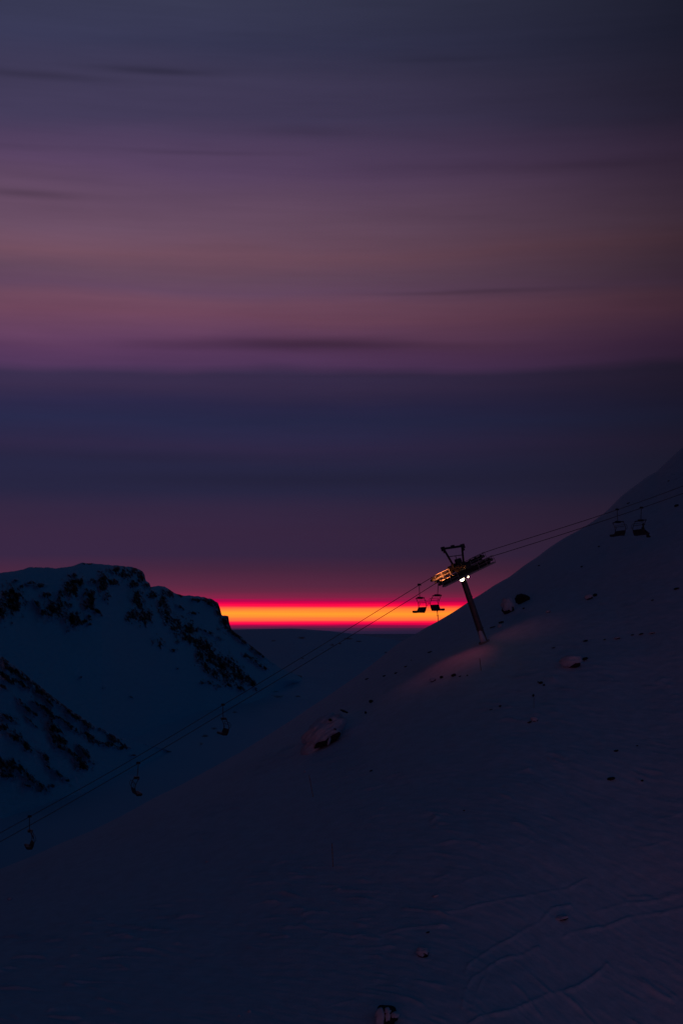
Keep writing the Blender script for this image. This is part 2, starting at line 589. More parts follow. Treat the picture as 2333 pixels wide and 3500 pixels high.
_rx, _rz = map(float, ray(1112, 2500))
_d = hit(_rx, _rz)
MOUNDS.append((_rx * _d, _d, 2.6, 4.5, 0.75))
cols = np.concatenate([np.linspace(-900, -80, 60)[:-1], np.linspace(-80, 2413, 680), np.linspace(2413, 3300, 60)[1:]])
crx = (cols - CX) / F
t = np.linspace(0, 1, 540)
D = slope_D(crx)
ms = slope_ms(crx)
_, rz_bot = ray(CX, 3640)
rows_d = []
rzrow = ms[None, :] + (float(rz_bot) - ms[None, :]) * ((1 - t[:, None]) ** 1.5)
dd = slope_base_depth(np.broadcast_to(crx[None, :], rzrow.shape), rzrow)
near = dd[0][None, :] * np.linspace(0.35, 1, 40)[:-1, None]
far = D[None, :] + (np.linspace(0, 1, 60)[1:, None] ** 1.6) * 170
dd = np.concatenate([near, dd, far], 0)
xx = crx[None, :] * dd
zz = slope_z(xx, dd)
slope = grid_mesh('snow_slope', np.stack([xx, dd, zz], -1), SNOW)
slope['kind'] = 'structure'


def ground_at(px, py):
    """point where the ray through a photo point meets the near slope"""
    rx, rz = map(float, ray(px, py))
    d0 = hit(rx, rz)
    lo, hi_ = d0 - 12, min(d0 + 12, float(slope_D(rx)))
    ds = np.linspace(max(lo, 40), hi_, 400)
    zs = slope_z(rx * ds, ds) - rz * ds
    k = np.where(zs > 0)[0]
    d = ds[k[0]] if len(k) else d0
    return Vector((rx * d, d, float(slope_z(np.array([rx * d]), np.array([d]))[0])))


# ------------------------------------------------------------------ distant hill, valley floor, plain
hc = np.concatenate([np.linspace(-1600, -100, 40)[:-1], np.linspace(-100, 2450, 300), np.linspace(2450, 4200, 30)[1:]])
hrx = (hc - CX) / F
hz_sil = ray(CX, np.interp(hc, [-1600, 700, 780, 1000, 1120, 1250, 1380, 1500, 2400, 4200], [2150, 2150, 2152, 2148, 2156, 2172, 2192, 2205, 2215, 2215]))[1]
hd = np.concatenate([np.linspace(150, 900, 40), np.linspace(900, 3600, 260)[1:], np.linspace(3600, 5200, 50)[1:]])
HX = hrx[None, :] * hd[:, None]
HY = np.broadcast_to(hd[:, None], HX.shape)
top = hz_sil[None, :] * 3600
g_ = sstep(700, 3900, HY) / sstep(700, 3900, 3600.0)
HZ = -75 + (75 + top) * g_
HZ = np.where(HY > 3600, top - ((HY - 3600) / 1600) ** 2 * 260, HZ)
HZ = HZ + sstep(300, 900, HY) * (6.5 * fbm(HX / 230, HY / 380, 4, 40)) * sstep(3600, 2600, HY)
hrock = 0.5 * sstep(0.5, 0.9, fbm(HX / 26, HY / 110, 4, 44)) * sstep(0.1, 0.5, fbm(HX / 160, HY / 320, 2, 47)) * sstep(600, 1100, HY)
for (qx, qy, rw, rh) in [(1030, 2180, 16, 5), (935, 2190, 8, 4), (1135, 2204, 10, 5), (1160, 2200, 8, 3), (1190, 2183, 18, 4), (1225, 2192, 14, 3), (1320, 2230, 8, 3),
                         (1035, 2250, 6, 3), (1018, 2380, 12, 4), (803, 2434, 9, 4), (730, 2490, 14, 5), (700, 2515, 14, 6), (686, 2545, 8, 7)]:
    erx, erz = ray(qx, qy)
    a = (HX / HY - float(erx)) * F / rw
    b = (HZ / HY - float(erz)) * F / rh
    hrock = np.maximum(hrock, 0.75 * np.exp(-(a * a + b * b)))
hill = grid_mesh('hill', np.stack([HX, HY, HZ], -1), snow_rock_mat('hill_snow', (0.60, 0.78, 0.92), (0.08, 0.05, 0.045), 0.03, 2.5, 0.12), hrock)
hill['kind'] = 'structure'

me = bpy.data.meshes.new('ground')
R_ = 60000
me.from_pydata([(-R_, 120, -262), (R_, 120, -262), (R_, R_, -262), (-R_, R_, -262)], [], [(0, 1, 2, 3)])
gr = link('ground', me, mat('plain_snow', (0.60, 0.66, 0.76), 0.8, var=0.25, scale=0.0006))
gr['kind'] = 'structure'


# ------------------------------------------------------------------ mountains on the left
def rock_field(PX, PY, blobs, sc=1.0):
    f = np.zeros(PX.shape)
    for b in blobs:
        cx, cy, rx_, ry_ = b[:4]
        an = math.radians(b[4]) if len(b) > 4 else 0.0
        st = b[5] if len(b) > 5 else 1.0
        dx, dy = PX - cx, PY - cy
        a = (dx * math.cos(an) + dy * math.sin(an)) / (rx_ * sc)
        c = (-dx * math.sin(an) + dy * math.cos(an)) / (ry_ * sc)
        f = np.maximum(f, st * np.exp(-0.7 * (a * a + c * c) ** 1.3))
    return f


def face_mesh(name, cols, sil, dsil, foot, dfoot, nrow, blobs, noise_amp, material, cliff, seed, diag=0.6, merge=None):
    """a mountain face: column by column from its crest down to its foot, then the far side falling away"""
    sp = np.interp(cols, *zip(*sil))
    sp = sp + 2.2 * fbm(cols / 22.0, cols * 0 + seed, 4, seed) * sstep(0, 1, np.ones_like(cols))
    fp = np.interp(cols, *zip(*foot))
    fp = np.maximum(fp, sp + 12)
    ds_ = np.interp(cols, *zip(*dsil))
    df = np.interp(cols, *zip(*dfoot)) * 1.07
    tt = np.linspace(0, 1, nrow)
    PY = sp[None, :] + (fp - sp)[None, :] * tt[:, None]
    PX = np.broadcast_to(cols[None, :], PY.shape)
    sh = tt[:, None] ** 0.75
    inv = 1 / ds_[None, :] + (1 / df - 1 / ds_)[None, :] * sh
    depth = 1 / inv
    f = rock_field(PX, PY, blobs, 1.22)
    # streaky noise running down the slope
    u = (PX * diag + PY) / 30.0
    v = (PX - diag * PY) / 11.0
    nz = fbm(PX / 17 + 5, PY / 20, 4, seed + 3, 0.6)
    nd = fbm((PX + PY * -0.8) / 9.0, (PX * 0.75 + PY) / 34.0, 3, seed + 13, 0.6)
    nf = fbm((PX - PY * 0.5) / 7.0, PY / 9.0, 3, seed + 23, 0.65)
    rock = f * 1.10 + (0.38 * nz + 0.32 * nd + 0.34 * nf) * (f > 0.03) - 0.28
    rock = np.clip(rock, 0, 1)
    edge = sstep(0, 0.02, tt[:, None])
    n = noise_amp
    depth = depth + edge * (n * 0.7 * fbm(PX / 160, PY / 160, 2, seed + 5) - n * cliff * sstep(0.1, 0.7, f)
                            - n * 0.9 * rock * (0.6 + fbm(PX / 14, PY / 18, 3, seed + 8)))
    depth = depth + edge * n * 0.12 * fbm(PX / 16, PY / 16, 4, seed + 9)
    rx, rz = ray(PX, PY)
    if merge:       # the tail of the ridge runs out into the valley floor
        wm = sstep(merge[0], merge[1], PX)
        gd = np.linspace(350, 3300, 500)
        gz = -75 + 75 * sstep(700, 3900, gd) / sstep(700, 3900, 3600.0)
        hdp = np.interp(rz, gz / gd, gd)
        depth = depth * (1 - wm) + (hdp - 40 * (1 - wm) + 260 * wm ** 3) * wm + 420 * wm * sstep(0.35, 1.0, tt[:, None])
    P = np.stack([rx * depth, depth, rz * depth], -1)
    back = []
    for k in range(1, 14):
        q = k / 13.0
        dk = depth[0] + 420 * q
        back.append(np.stack([rx[0] * dk, dk, rz[0] * depth[0] - 20 * q - 330 * q * q], -1))
    P = np.concatenate([np.stack(back[::-1], 0), P], 0)
    rock = np.concatenate([np.zeros((13, len(cols))), rock], 0)
    o = grid_mesh(name, P, material, 0.85 * rock ** 0.7)
    o['kind'] = 'structure'
    return o


def B(lst, sc, ox, oy, kr=1.0):
    return [(ox + b[0] * sc, oy + b[1] * sc, b[2] * sc * kr, b[3] * sc * kr) + tuple(b[4:]) for b in lst]


MB1 = B([(80, 330, 62, 75), (15, 380, 30, 60), (205, 215, 28, 11), (265, 232, 32, 12), (105, 200, 15, 8), (145, 240, 10, 10), (305, 295, 28, 16), (402, 290, 20, 30),
         (248, 350, 30, 12, 45), (285, 405, 18, 20), (365, 385, 60, 48, -30), (470, 245, 40, 52), (520, 205, 32, 28), (490, 158, 18, 9), (480, 450, 48, 42), (545, 470, 45, 15, -20),
         (465, 360, 15, 14), (590, 320, 30, 60, 20), (680, 205, 32, 62), (605, 205, 25, 14), (640, 400, 22, 14, 45), (590, 430, 14, 8), (740, 212, 40, 20), (600, 370, 22, 22),
         (760, 130, 30, 22), (820, 150, 36, 34), (885, 130, 30, 20, 30), (925, 170, 30, 42), (960, 228, 30, 16), (880, 222, 32, 20), (905, 330, 32, 60), (870, 430, 34, 36),
         (950, 440, 44, 44), (1000, 292, 32, 20), (1060, 345, 30, 45), (1095, 425, 26, 45), (1150, 490, 34, 52), (1235, 520, 42, 50), (1105, 283, 42, 26), (1175, 293, 25, 9),
         (1235, 580, 44, 28, 30), (1310, 620, 52, 38, 40), (1310, 690, 24, 34), (1290, 328, 40, 10, 10), (1385, 345, 55, 20, 20), (1435, 390, 22, 35), (1480, 470, 32, 42),
         (1508, 515, 22, 22), (1560, 550, 36, 20, 40), (1040, 605, 36, 26, 20, .8), (1262, 412, 25, 10), (1180, 372, 30, 9, 30, .8), (1350, 530, 60, 9, 25, .8), (1420, 570, 40, 8, 25, .7),
         (1140, 655, 20, 12, 0, .8), (575, 88, 30, 6), (230, 112, 22, 4), (700, 300, 16, 40, 0, .8), (560, 275, 12, 30, 30, .8), (1165, 600, 18, 18, 0, .7), (450, 530, 8, 5, 0, .8),
         (1160, 775, 8, 6), (680, 900, 8, 5, 0, .8), (860, 960, 10, 5, 30, .8), (530, 832, 9, 5, 0, .8), (590, 485, 12, 7)], 0.523, 0, 1880)
MB1 += B([(195, 350, 30, 16, 40), (215, 370, 45, 12, 45), (260, 410, 40, 12, 35), (350, 470, 70, 14, 38), (430, 500, 60, 14, 42), (490, 555, 55, 12, 38), (560, 595, 60, 10, 30),
          (640, 640, 60, 9, 28), (720, 665, 50, 8, 15), (730, 620, 40, 7, 25, .85), (800, 635, 60, 6, 5, .8), (640, 600, 40, 7, 30, .8), (310, 530, 50, 12, 30, .8), (370, 570, 40, 9, 30, .8), (415, 600, 14, 8),
          (20, 455, 40, 26, 40), (60, 530, 60, 30, 40), (110, 570, 60, 30, 40), (190, 590, 60, 26, 45), (230, 640, 60, 24, 40), (300, 680, 55, 16, 40), (150, 650, 60, 22, 30, .9), (50, 620, 60, 24, 30, .85), (160, 710, 30, 12, 30, .9), (240, 730, 30, 9, 30, .85),
          (10, 560, 40, 30, 0, .8), (90, 720, 20, 12, 0, .7), (10, 690, 30, 10, 0, .7)], 0.5102, 700, 1980, 1.25)
msil = [(-700, 1995), (-300, 1975), (0, 1958), (60, 1950), (110, 1938), (160, 1940), (200, 1942), (250, 1935), (272, 1926), (285, 1923), (340, 1928), (400, 1932), (450, 1938), (475, 1945),
        (488, 1953), (496, 1968), (498, 1985), (512, 1992), (515, 2006), (540, 2003), (562, 2003), (580, 2015), (600, 2030), (635, 2036), (680, 2038), (725, 2048), (745, 2060), (752, 2078),
        (758, 2103), (765, 2104), (781, 2105), (784, 2130), (792, 2152), (815, 2170), (850, 2200), (900, 2240), (960, 2285), (1020, 2308), (1080, 2318), (1140, 2322)]
mcols = np.concatenate([np.linspace(-700, -20, 70)[:-1], np.arange(-20, 1141, 2.6)])
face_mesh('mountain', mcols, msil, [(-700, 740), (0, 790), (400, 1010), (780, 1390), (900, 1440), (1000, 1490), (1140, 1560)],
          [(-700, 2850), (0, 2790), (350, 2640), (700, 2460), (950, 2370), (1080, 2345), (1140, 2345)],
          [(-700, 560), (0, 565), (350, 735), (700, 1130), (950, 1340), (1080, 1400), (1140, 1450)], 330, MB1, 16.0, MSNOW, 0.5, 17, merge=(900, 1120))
SB = B([(30, 205, 34, 20, 45), (90, 270, 60, 24, 35), (160, 310, 50, 20, 35), (240, 380, 60, 18, 45), (300, 420, 60, 18, 40), (360, 460, 60, 16, 40), (440, 510, 50, 20, 40), (500, 570, 60, 18, 35),
        (570, 620, 50, 18, 40), (620, 570, 26, 14, 40), (50, 320, 60, 18, 30), (130, 350, 60, 14, 35), (20, 375, 26, 10, 30), (320, 470, 45, 7, 50), (170, 510, 60, 12, 45), (280, 510, 60, 14, 35),
        (330, 550, 40, 20, 40), (215, 545, 50, 10, 40), (400, 590, 60, 10, 30, .9), (470, 640, 50, 12, 40), (210, 610, 50, 7, 40, .9), (60, 580, 50, 16, 30, .9), (20, 640, 30, 22), (100, 700, 40, 26, 30),
        (170, 760, 50, 16, 45), (360, 650, 50, 22, 40), (400, 720, 50, 20, 45), (410, 775, 30, 18), (350, 720, 40, 12, 70), (480, 820, 60, 16, 45), (520, 860, 60, 18, 40), (560, 810, 70, 12, 50), (550, 905, 35, 14),
        (300, 840, 40, 14, 60), (680, 640, 40, 26, 30), (720, 665, 45, 12, 30), (590, 700, 50, 16, 35), (650, 745, 30, 12, 0, .9), (725, 752, 35, 18), (790, 775, 36, 12), (760, 720, 50, 12, 40), (820, 690, 50, 9, 30),
        (880, 715, 46, 7, 20), (960, 748, 36, 7, 15), (1000, 745, 20, 5), (870, 825, 16, 6), (830, 775, 20, 10), (40, 900, 70, 36, 20, .85), (110, 900, 70, 24, 35, .85), (180, 960, 70, 20, 35, .85), (50, 960, 50, 16, 10, .8),
        (250, 1010, 70, 14, 35, .8), (390, 950, 60, 12, 40, .85), (340, 1025, 20, 10), (265, 1060, 12, 6), (440, 990, 20, 8), (320, 905, 20, 8, 40), (190, 1025, 26, 8, 20), (10, 860, 30, 20)], 0.523, 0, 2150)
spur_sil = [(-700, 1800), (-300, 2040), (-100, 2175), (0, 2238), (60, 2282), (120, 2330), (180, 2380), (240, 2425), (310, 2470), (380, 2508), (440, 2530), (500, 2545), (560, 2560), (640, 2590)]
scols = np.concatenate([np.linspace(-700, -20, 70)[:-1], np.arange(-20, 641, 2.4)])
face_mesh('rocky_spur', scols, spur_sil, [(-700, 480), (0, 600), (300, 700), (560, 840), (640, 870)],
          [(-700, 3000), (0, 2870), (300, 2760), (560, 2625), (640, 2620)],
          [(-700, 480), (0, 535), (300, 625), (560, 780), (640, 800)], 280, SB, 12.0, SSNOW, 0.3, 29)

# ------------------------------------------------------------------ lift tower
TH = math.radians(-17.0)
SL = math.atan(math.tan(math.radians(18.6)) / math.cos(TH))
hvec = Vector((math.cos(TH), -math.sin(TH), 0))
Zv = Vector((0, 0, 1))
Lv = hvec * math.cos(SL) + Zv * math.sin(SL)       # along the line, uphill
Uv = -hvec * math.sin(SL) + Zv * math.cos(SL)      # pole axis
Wv = Vector((-math.sin(TH), -math.cos(TH), 0))     # cross-arm, towards the camera
base = ground_at(1654, 2196)
# pole length so that its head stands at photo point (1572, 1940)
_, zh = ray(1572, 1940)
bestc = min(np.linspace(7, 11, 400), key=lambda q: abs((base + Uv * q).z / (base + Uv * q).y - float(zh)))
H = base + Uv * float(bestc)
GA = 2.45                                          # half the gauge
SCL = base.y / F                                   # metres per photo pixel at the tower


def T(a, b, c):
    return H + Lv * a + Wv * b + Uv * c


def on_rope_plane(px, py, b):
    rx, rz = ray(px, py)
    r = Vector((float(rx), 1.0, float(rz)))
    return r * ((b + H.dot(Wv)) / r.dot(Wv))


def catmull(pts, n=10):
    out = []
    P = [pts[0]] + pts + [pts[-1]]
    for i in range(1, len(P) - 2):
        p0, p1, p2, p3 = P[i - 1:i + 3]
        for k in range(n):
            t_ = k / n
            out.append(0.5 * ((2 * p1) + (p2 - p0) * t_ + (2 * p0 - 5 * p1 + 4 * p2 - p3) * t_ ** 2 + (3 * p1 - p0 - 3 * p2 + p3) * t_ ** 3))
    out.append(pts[-1])
    return out


far_px = [(-900, 3330), (-400, 3069), (0, 2848), (420, 2614), (820, 2375), (1100, 2205), (1380, 2032), (1468, 1978), (1550, 1937), (1640, 1896), (1700, 1873), (2049, 1762), (2333, 1661), (2700, 1518), (3100, 1350)]
near_px = [(-900, 3347), (-400, 3092), (0, 2878), (420, 2640), (820, 2402), (1100, 2233), (1380, 2062), (1496, 1990), (1590, 1945), (1672, 1905), (1740, 1883), (1988, 1804), (2333, 1686), (2700, 1546), (3100, 1380)]
rope_pts = {}
for nm, pxs, b in (('near', near_px, GA), ('far', far_px, -GA)):
    pts = catmull([on_rope_plane(x, y, b) for x, y in pxs], 12)
    rope_pts[nm] = pts
    o = MB().tube(pts, 0.036, 6).build('haul_rope', ROPE, smooth=True)
    tag(o, {'far': 'upper of the two dark steel lift ropes, over the lit end of the tower head',
            'near': 'lower of the two dark steel lift ropes, over the unlit sheaves of the tower head'}[nm], 'cable', 'haul ropes of the chairlift')


def rope_at_px(nm, px):
    for p, q in zip(rope_pts[nm][:-1], rope_pts[nm][1:]):
        a = F * p.x / (p.y * CP + p.z * SP) + CX
        b = F * q.x / (q.y * CP + q.z * SP) + CX
        if a <= px <= b:
            return p.lerp(q, (px - a) / (b - a)), (q - p).normalized()


tower = empty('lift_tower', base)
tag(tower, 'leaning steel chairlift tower with a lit lamp, standing on the snow slope', 'lift tower')


def tp(mb, name, m, parent=None, smooth=False):
    return mb.build(name, m, parent or tower, base, smooth)


pole = MB()
pole.tube([base - Uv * 1.5, base, base + Uv * 3, base + Uv * 6, T(0, 0, -0.55)], [.39, .38, .35, .32, .29], 20)
po = tp(pole, 'pole', STEEL, smooth=True)
for c in (1.55, 5.2):
    tp(MB().tube([base + Uv * c, base + Uv * (c + .09)], .44 - c * .012, 20), 'flange', STEEL, po)
ft = MB()
ft.tube([base - Uv * .9, base + Uv * .14], .62, 16)
tp(ft, 'footing', mat('concrete', (0.3, 0.29, 0.28), 0.9, var=0.2, scale=3.0))
# snow plastered on the windward side of the foot
rg = random.Random(5)
sn = MB()
sn.tube([base + Wv * .16 - Lv * .12 - Uv * .2, base + Wv * .16 - Lv * .12 + Uv * .7, base + Wv * .17 - Lv * .13 + Uv * 1.3, base + Wv * .2 - Lv * .12 + Uv * 1.55], [.36, .30, .24, .06], 10)
tp(sn, 'snow_plaster', CAPSNOW, smooth=True)
# head: saddle, cross-arm
hd_ = MB()
hd_.tube([T(0, 0, -.62), T(0, 0, -.45)], .44, 16)
hd_.box(T(0, 0, -.30), Lv * .34, Wv * .45, Uv * .20)
for s_ in (-1, 1):
    hd_.add([T(-.3, s_ * .3, -.45), T(.3, s_ * .3, -.45), T(.3, s_ * 1.2, -.12), T(-.3, s_ * 1.2, -.12),
             T(-.3, s_ * .3, -.12), T(.3, s_ * .3, -.12)], [(0, 1, 2, 3), (0, 3, 4), (1, 5, 2), (4, 3, 2, 5), (0, 4, 5, 1)])
tp(hd_, 'saddle', DARKSTEEL)
ca = MB()
ca.box(T(0, 0, .02), Lv * .20, Wv * (GA + .35), Uv * .19)
for s_ in (-1, 1):
    ca.box(T(0, s_ * (GA + .36), .02), Lv * .27, Wv * .02, Uv * .26)
tp(ca, 'crossarm', DARKSTEEL)
# lifting frame, an upside-down trapezoid above the cross-arm
lf = MB()
for s_ in (-1, 1):
    lf.tube([T(0, s_ * 1.45, .16), T(0, s_ * 2.75, 2.35)], .115, 8)
    lf.box(T(0, s_ * 2.95, 2.32), Lv * .13, Wv * .30, Uv * .24)
    lf.box(T(0, s_ * 1.45, .30), Lv * .22, Wv * .24, Uv * .20)
    lf.tube([T(0, s_ * 2.95, 2.1), T(0, s_ * 2.95, 1.82)], .09, 8)
lf.box(T(0, 0, 2.34), Lv * .10, Wv * 3.1, Uv * .11)
lf.box(T(0, .1, 2.50), Lv * .10, Wv * .35, Uv * .09)
lf.tube([T(0, -2.1, 1.36), T(0, 2.1, 1.36)], .045, 6)
lf.tube([T(0, 0, 1.36), T(0, 0, .2)], .04, 6)
tp(lf, 'lifting_frame', DARKSTEEL)

for nm, pxa, pxb, sgn in (('far', 1478, 1640, 1), ('near', 1504, 1668, 1)):
    train = MB()
    cw = []
    for i in range(10):
        q, tdir = rope_at_px(nm, pxa + (pxb - pxa) * i / 9)
        up = Wv.cross(tdir).normalized()
        if up.z < 0:
            up = -up
        cw.append((q, tdir, up))
    # beams: one rocker per pair, balance beams, main beam
    for i in range(0, 10, 2):
        c0, c1 = cw[i][0] - cw[i][2] * .27, cw[i + 1][0] - cw[i + 1][2] * .27
        mid = (c0 + c1) / 2
        ax = (c1 - c0).normalized()
        for s_ in (-.09, .09):
            train.box(mid - cw[i][2] * .08 + Wv * s_, ax * ((c1 - c0).length / 2 + .1), Wv * .015, cw[i][2] * .08)
    for i, j in ((0, 3), (6, 9), (3, 6)):
        c0, c1 = cw[i][0] - cw[i][2] * .50, cw[j][0] - cw[j][2] * .50
        ax = (c1 - c0).normalized()
        train.box((c0 + c1) / 2, ax * ((c1 - c0).length / 2), Wv * .07, cw[i][2] * .10)
    c0, c1 = cw[0][0] - cw[0][2] * .34, cw[9][0] - cw[9][2] * .34
    ax = (c1 - c0).normalized()
    train.box((c0 + c1) / 2 - Wv * .17 + Zv * .06, ax * ((c1 - c0).length / 2 * .94), Wv * .02, Wv.cross(ax).normalized() * .20)
    tr = tp(train, 'sheave_train', DARKSTEEL)
    for i in range(10):
        q, tdir, up = cw[i]
        c = q - up * .25
        wh = MB()
        wh.tube([c - Wv * .07, c - Wv * .03, c + Wv * .03, c + Wv * .07], [.22, .19, .19, .22], 18)
        wh.tube([c - Wv * .10, c + Wv * .10], .05, 8)
        tp(wh, 'sheave', RUBBER, tr)
    # rope catchers, two bent arms at each end of the train
    for k in (0, 9):
        rc = MB()
        q, tdir, up = cw[k]
        o_ = tdir * (-.25 if k == 0 else .25)
        rc.tube([q + o_ - up * .4, q + o_ - up * .1 + Wv * sgn * .2, q + o_ + up * .16 + Wv * sgn * .2], .03, 6)
        rc.tube([q + o_ - up * .30 - Wv * .16, q + o_ - up * .30 + Wv * .16], .15, 12)
        rc.box(q + o_ - up * .35, tdir * .04, Wv * .1, up * .08)
        tp(rc, 'rope_catcher', DARKSTEEL, tr)
    # catwalk on the outer side of the train with a railing at each end
    mA, mB_ = cw[0], cw[9]
    ax = (mB_[0] - mA[0]).normalized()
    up = Wv.cross(ax).normalized()
    if up.z < 0:
        up = -up
    bb = sgn * .52
    p0 = mA[0] - up * .62 + Wv * bb - ax * .15
    p1 = mB_[0] - up * .62 + Wv * bb + ax * .25
    Ln = (p1 - p0).length
    cwk = MB()
    for k in range(3):
        cwk.box((p0 + p1) / 2 + Wv * (k - 1) * .17, ax * Ln / 2, Wv * .06, up * .02)
    for s_ in (-.27, .27):
        cwk.box((p0 + p1) / 2 + Wv * s_ - up * .03, ax * Ln / 2, Wv * .025, up * .07)
    for k in range(9):
        cwk.box(p0 + ax * (Ln * (k + .5) / 9) - up * .06, ax * .03, Wv * .27, up * .025)
    tp(cwk, 'catwalk', BRIGHTSTEEL)
    Hh = .80
    for lo, hi_ in ((0.0, 1.95), (Ln - 2.0, Ln)):
        rl = MB()
        e0, e1 = p0 + ax * lo + Wv * sgn * .27, p0 + ax * hi_ + Wv * sgn * .27
        for fr in (0, .5, 1):
            rl.tube([e0.lerp(e1, fr), e0.lerp(e1, fr) + up * Hh], .026, 6)
        rl.tube([e0 + up * Hh, e1 + up * Hh], .030, 6)
        rl.tube([e0 + up * Hh * .5, e1 + up * Hh * .5], .020, 6)
        tp(rl, 'railing', BRIGHTSTEEL)
    # hanging support frames between cross-arm and catwalk
    for k in (.32, .68):
        e = p0 + ax * (Ln * k)
        tp(MB().tube([e - Wv * sgn * .5 + up * .25, e], .035, 6), 'catwalk_bracket', DARKSTEEL)
    # control box beside the cross-arm
bx = MB()
bx.box(T(.55, -1.1, .55), Lv * .28, Wv * .35, Uv * .34)
tp(bx, 'junction_box', DARKSTEEL)
ld = MB()
for s_ in (-.17, .17):
    ld.tube([base + Uv * 1.7 - Lv * .40 + Wv * (.22 + s_), T(-.36, .22 + s_, -.7)], .018, 6)
nr = 22
for k in range(nr):
    q = (base + Uv * 1.8 - Lv * .40 + Wv * .22).lerp(T(-.36, .22, -.8), k / (nr - 1))
    ld.tube([q - Wv * .17, q + Wv * .17], .013, 5)
tp(ld, 'ladder', DARKSTEEL)


def on_tower(px, py, b):
    return on_rope_plane(px, py, b)


# two floodlights under the head
def floodlight(pos, aim, r, dp):
    aim = aim.normalized()
    h_ = MB().tube([pos - aim * dp, pos - aim * dp * .5, pos - aim * .01], [r * .45, r * .95, r * 1.06], 18)
    ho = tp(h_, 'floodlight', DARKSTEEL, smooth=False)
    le = MB().tube([pos - aim * .008, pos + aim * .05, pos + aim * .09], [r, r * .9, r * .5], 18)
    tp(le, 'lamp_lens', LENS, ho, smooth=True)
    return ho


lp1 = on_tower(1577, 1978, .95)
floodlight(lp1, Vector((-.30, -.92, -.12)), .29, .34)
lp2 = on_tower(1598, 1971.5, -.1)
floodlight(lp2, Vector((.93, -.18, -.32)), .11, .26)
ar = MB()
ar2 = MB()
ar.tube([lp1 - Vector((-.55, -.8, -.1)) * .25, T(0, .25, -.8)], .04, 6)
ar2.tube([lp2 - Vector((.92, -.15, -.42)) * .2, T(0, -.2, -.8)], .035, 6)
tp(ar, 'lamp_bracket', DARKSTEEL)
tp(ar2, 'lamp_bracket', DARKSTEEL)


def spot(name, loc, target, col, watt, ang, blend, rad):
    l = bpy.data.lights.new(name, 'SPOT')
    l.energy = watt
    l.color = col
    l.spot_size = math.radians(ang)
    l.spot_blend = blend
    l.shadow_soft_size = rad
    o = bpy.data.objects.new(name, l)
    S.collection.objects.link(o)
    d = Vector(target) - Vector(loc)
    o.rotation_euler = d.to_track_quat('-Z', 'Y').to_euler()
    o.parent = tower
    o.location = Vector(loc) - base
    return o


train_left, _ = rope_at_px('far', 1502)
spot('lamp_beam', lp1 + Vector((-.62, -.85, -.15)).normalized() * .25, train_left + Wv * .4 - Zv * .1 + Lv * .5, (1.0, 0.26, 0.075), 2200, 52, .6, .12)
spot('lamp_beam', lp1 + Vector((-.55, -.80, -.10)).normalized() * .3, ground_at(1560, 2262), (1.0, 0.11, 0.20), 150, 70, 1.0, .2)
spot('lamp_beam', lp2 + Vector((.92, -.15, -.42)) * .3, ground_at(1780, 2155), (1.0, 0.20, 0.30), 42, 70, 1.0, .15)


# ------------------------------------------------------------------ chairs
def chair_parts(root):
    """grip at the origin, riders face +X, the seat is wide along Y"""
    WD = 1.25
    g = MB()
    g.box((0, 0, .02), (.20, 0, 0), (0, .07, 0), (0, 0, .08))
    g.tube([(-.16, 0, .1), (.16, 0, .1)], .06, 8)
    g.build('grip', DARKSTEEL, root)
    hb = MB().tube([(0, 0, 0), (.01, .08, -.35), (-.02, .10, -.9), (-.06, .04, -1.22), (-.12, 0, -1.42)], .038, 8)
    hb.build('hanger', DARKSTEEL, root)
    fr = MB()
    fr.box((-.14, 0, -1.44), (.07, 0, 0), (0, WD, 0), (0, 0, .05))
    fr.box((-.12, 0, -1.42), (.24, 0, 0), (0, .28, 0), (0, 0, .11))
    for s_ in (-1, 1):
        fr.tube([(-.12, s_ * WD, -1.44), (-.22, s_ * WD, -1.62), (-.36, s_ * WD, -1.9), (-.44, s_ * WD, -2.15), (-.44, s_ * WD, -2.4),
                 (-.38, s_ * WD, -2.75), (-.26, s_ * WD, -3.05), (.18, s_ * WD, -3.06)], .036, 8)
    fr.tube([(-.37, -WD, -1.95), (-.37, WD, -1.95)], .028, 8)
    fr.build('frame', DARKSTEEL, root)

    def swept(prof, w, name, m):
        mb = MB()
        n = len(prof)
        vs = [(x, -w, z) for x, z in prof] + [(x, w, z) for x, z in prof]
        fs = [tuple(range(n)), tuple(reversed(range(n, 2 * n)))] + [(i, i + n, (i + 1) % n + n, (i + 1) % n) for i in range(n)]
        mb.add(vs, fs)
        return mb.build(name, m, root)
    swept([(-.46, -2.44), (-.40, -2.42), (-.33, -2.60), (-.22, -2.88), (-.20, -2.96), (-.28, -3.04), (-.36, -2.90), (-.44, -2.62)], WD - .05, 'backrest', SEATM)
    swept([(-.27, -2.93), (.02, -2.86), (.24, -2.83), (.30, -2.88), (.30, -3.02), (.18, -3.07), (-.24, -3.06), (-.30, -3.0)], WD - .04, 'seat', SEATM)
    bar = MB()
    for s_ in (-1, 1):
        bar.tube([(-.44, s_ * (WD + .05), -2.25), (-.52, s_ * (WD + .05), -2.35), (-.62, s_ * (WD + .05), -2.1), (-.50, s_ * (WD + .04), -1.75)], .022, 6)
    bar.tube([(-.50, -WD - .04, -1.75), (-.50, WD + .04, -1.75)], .022, 6)
    bar.build('safety_bar', DARKSTEEL, root)


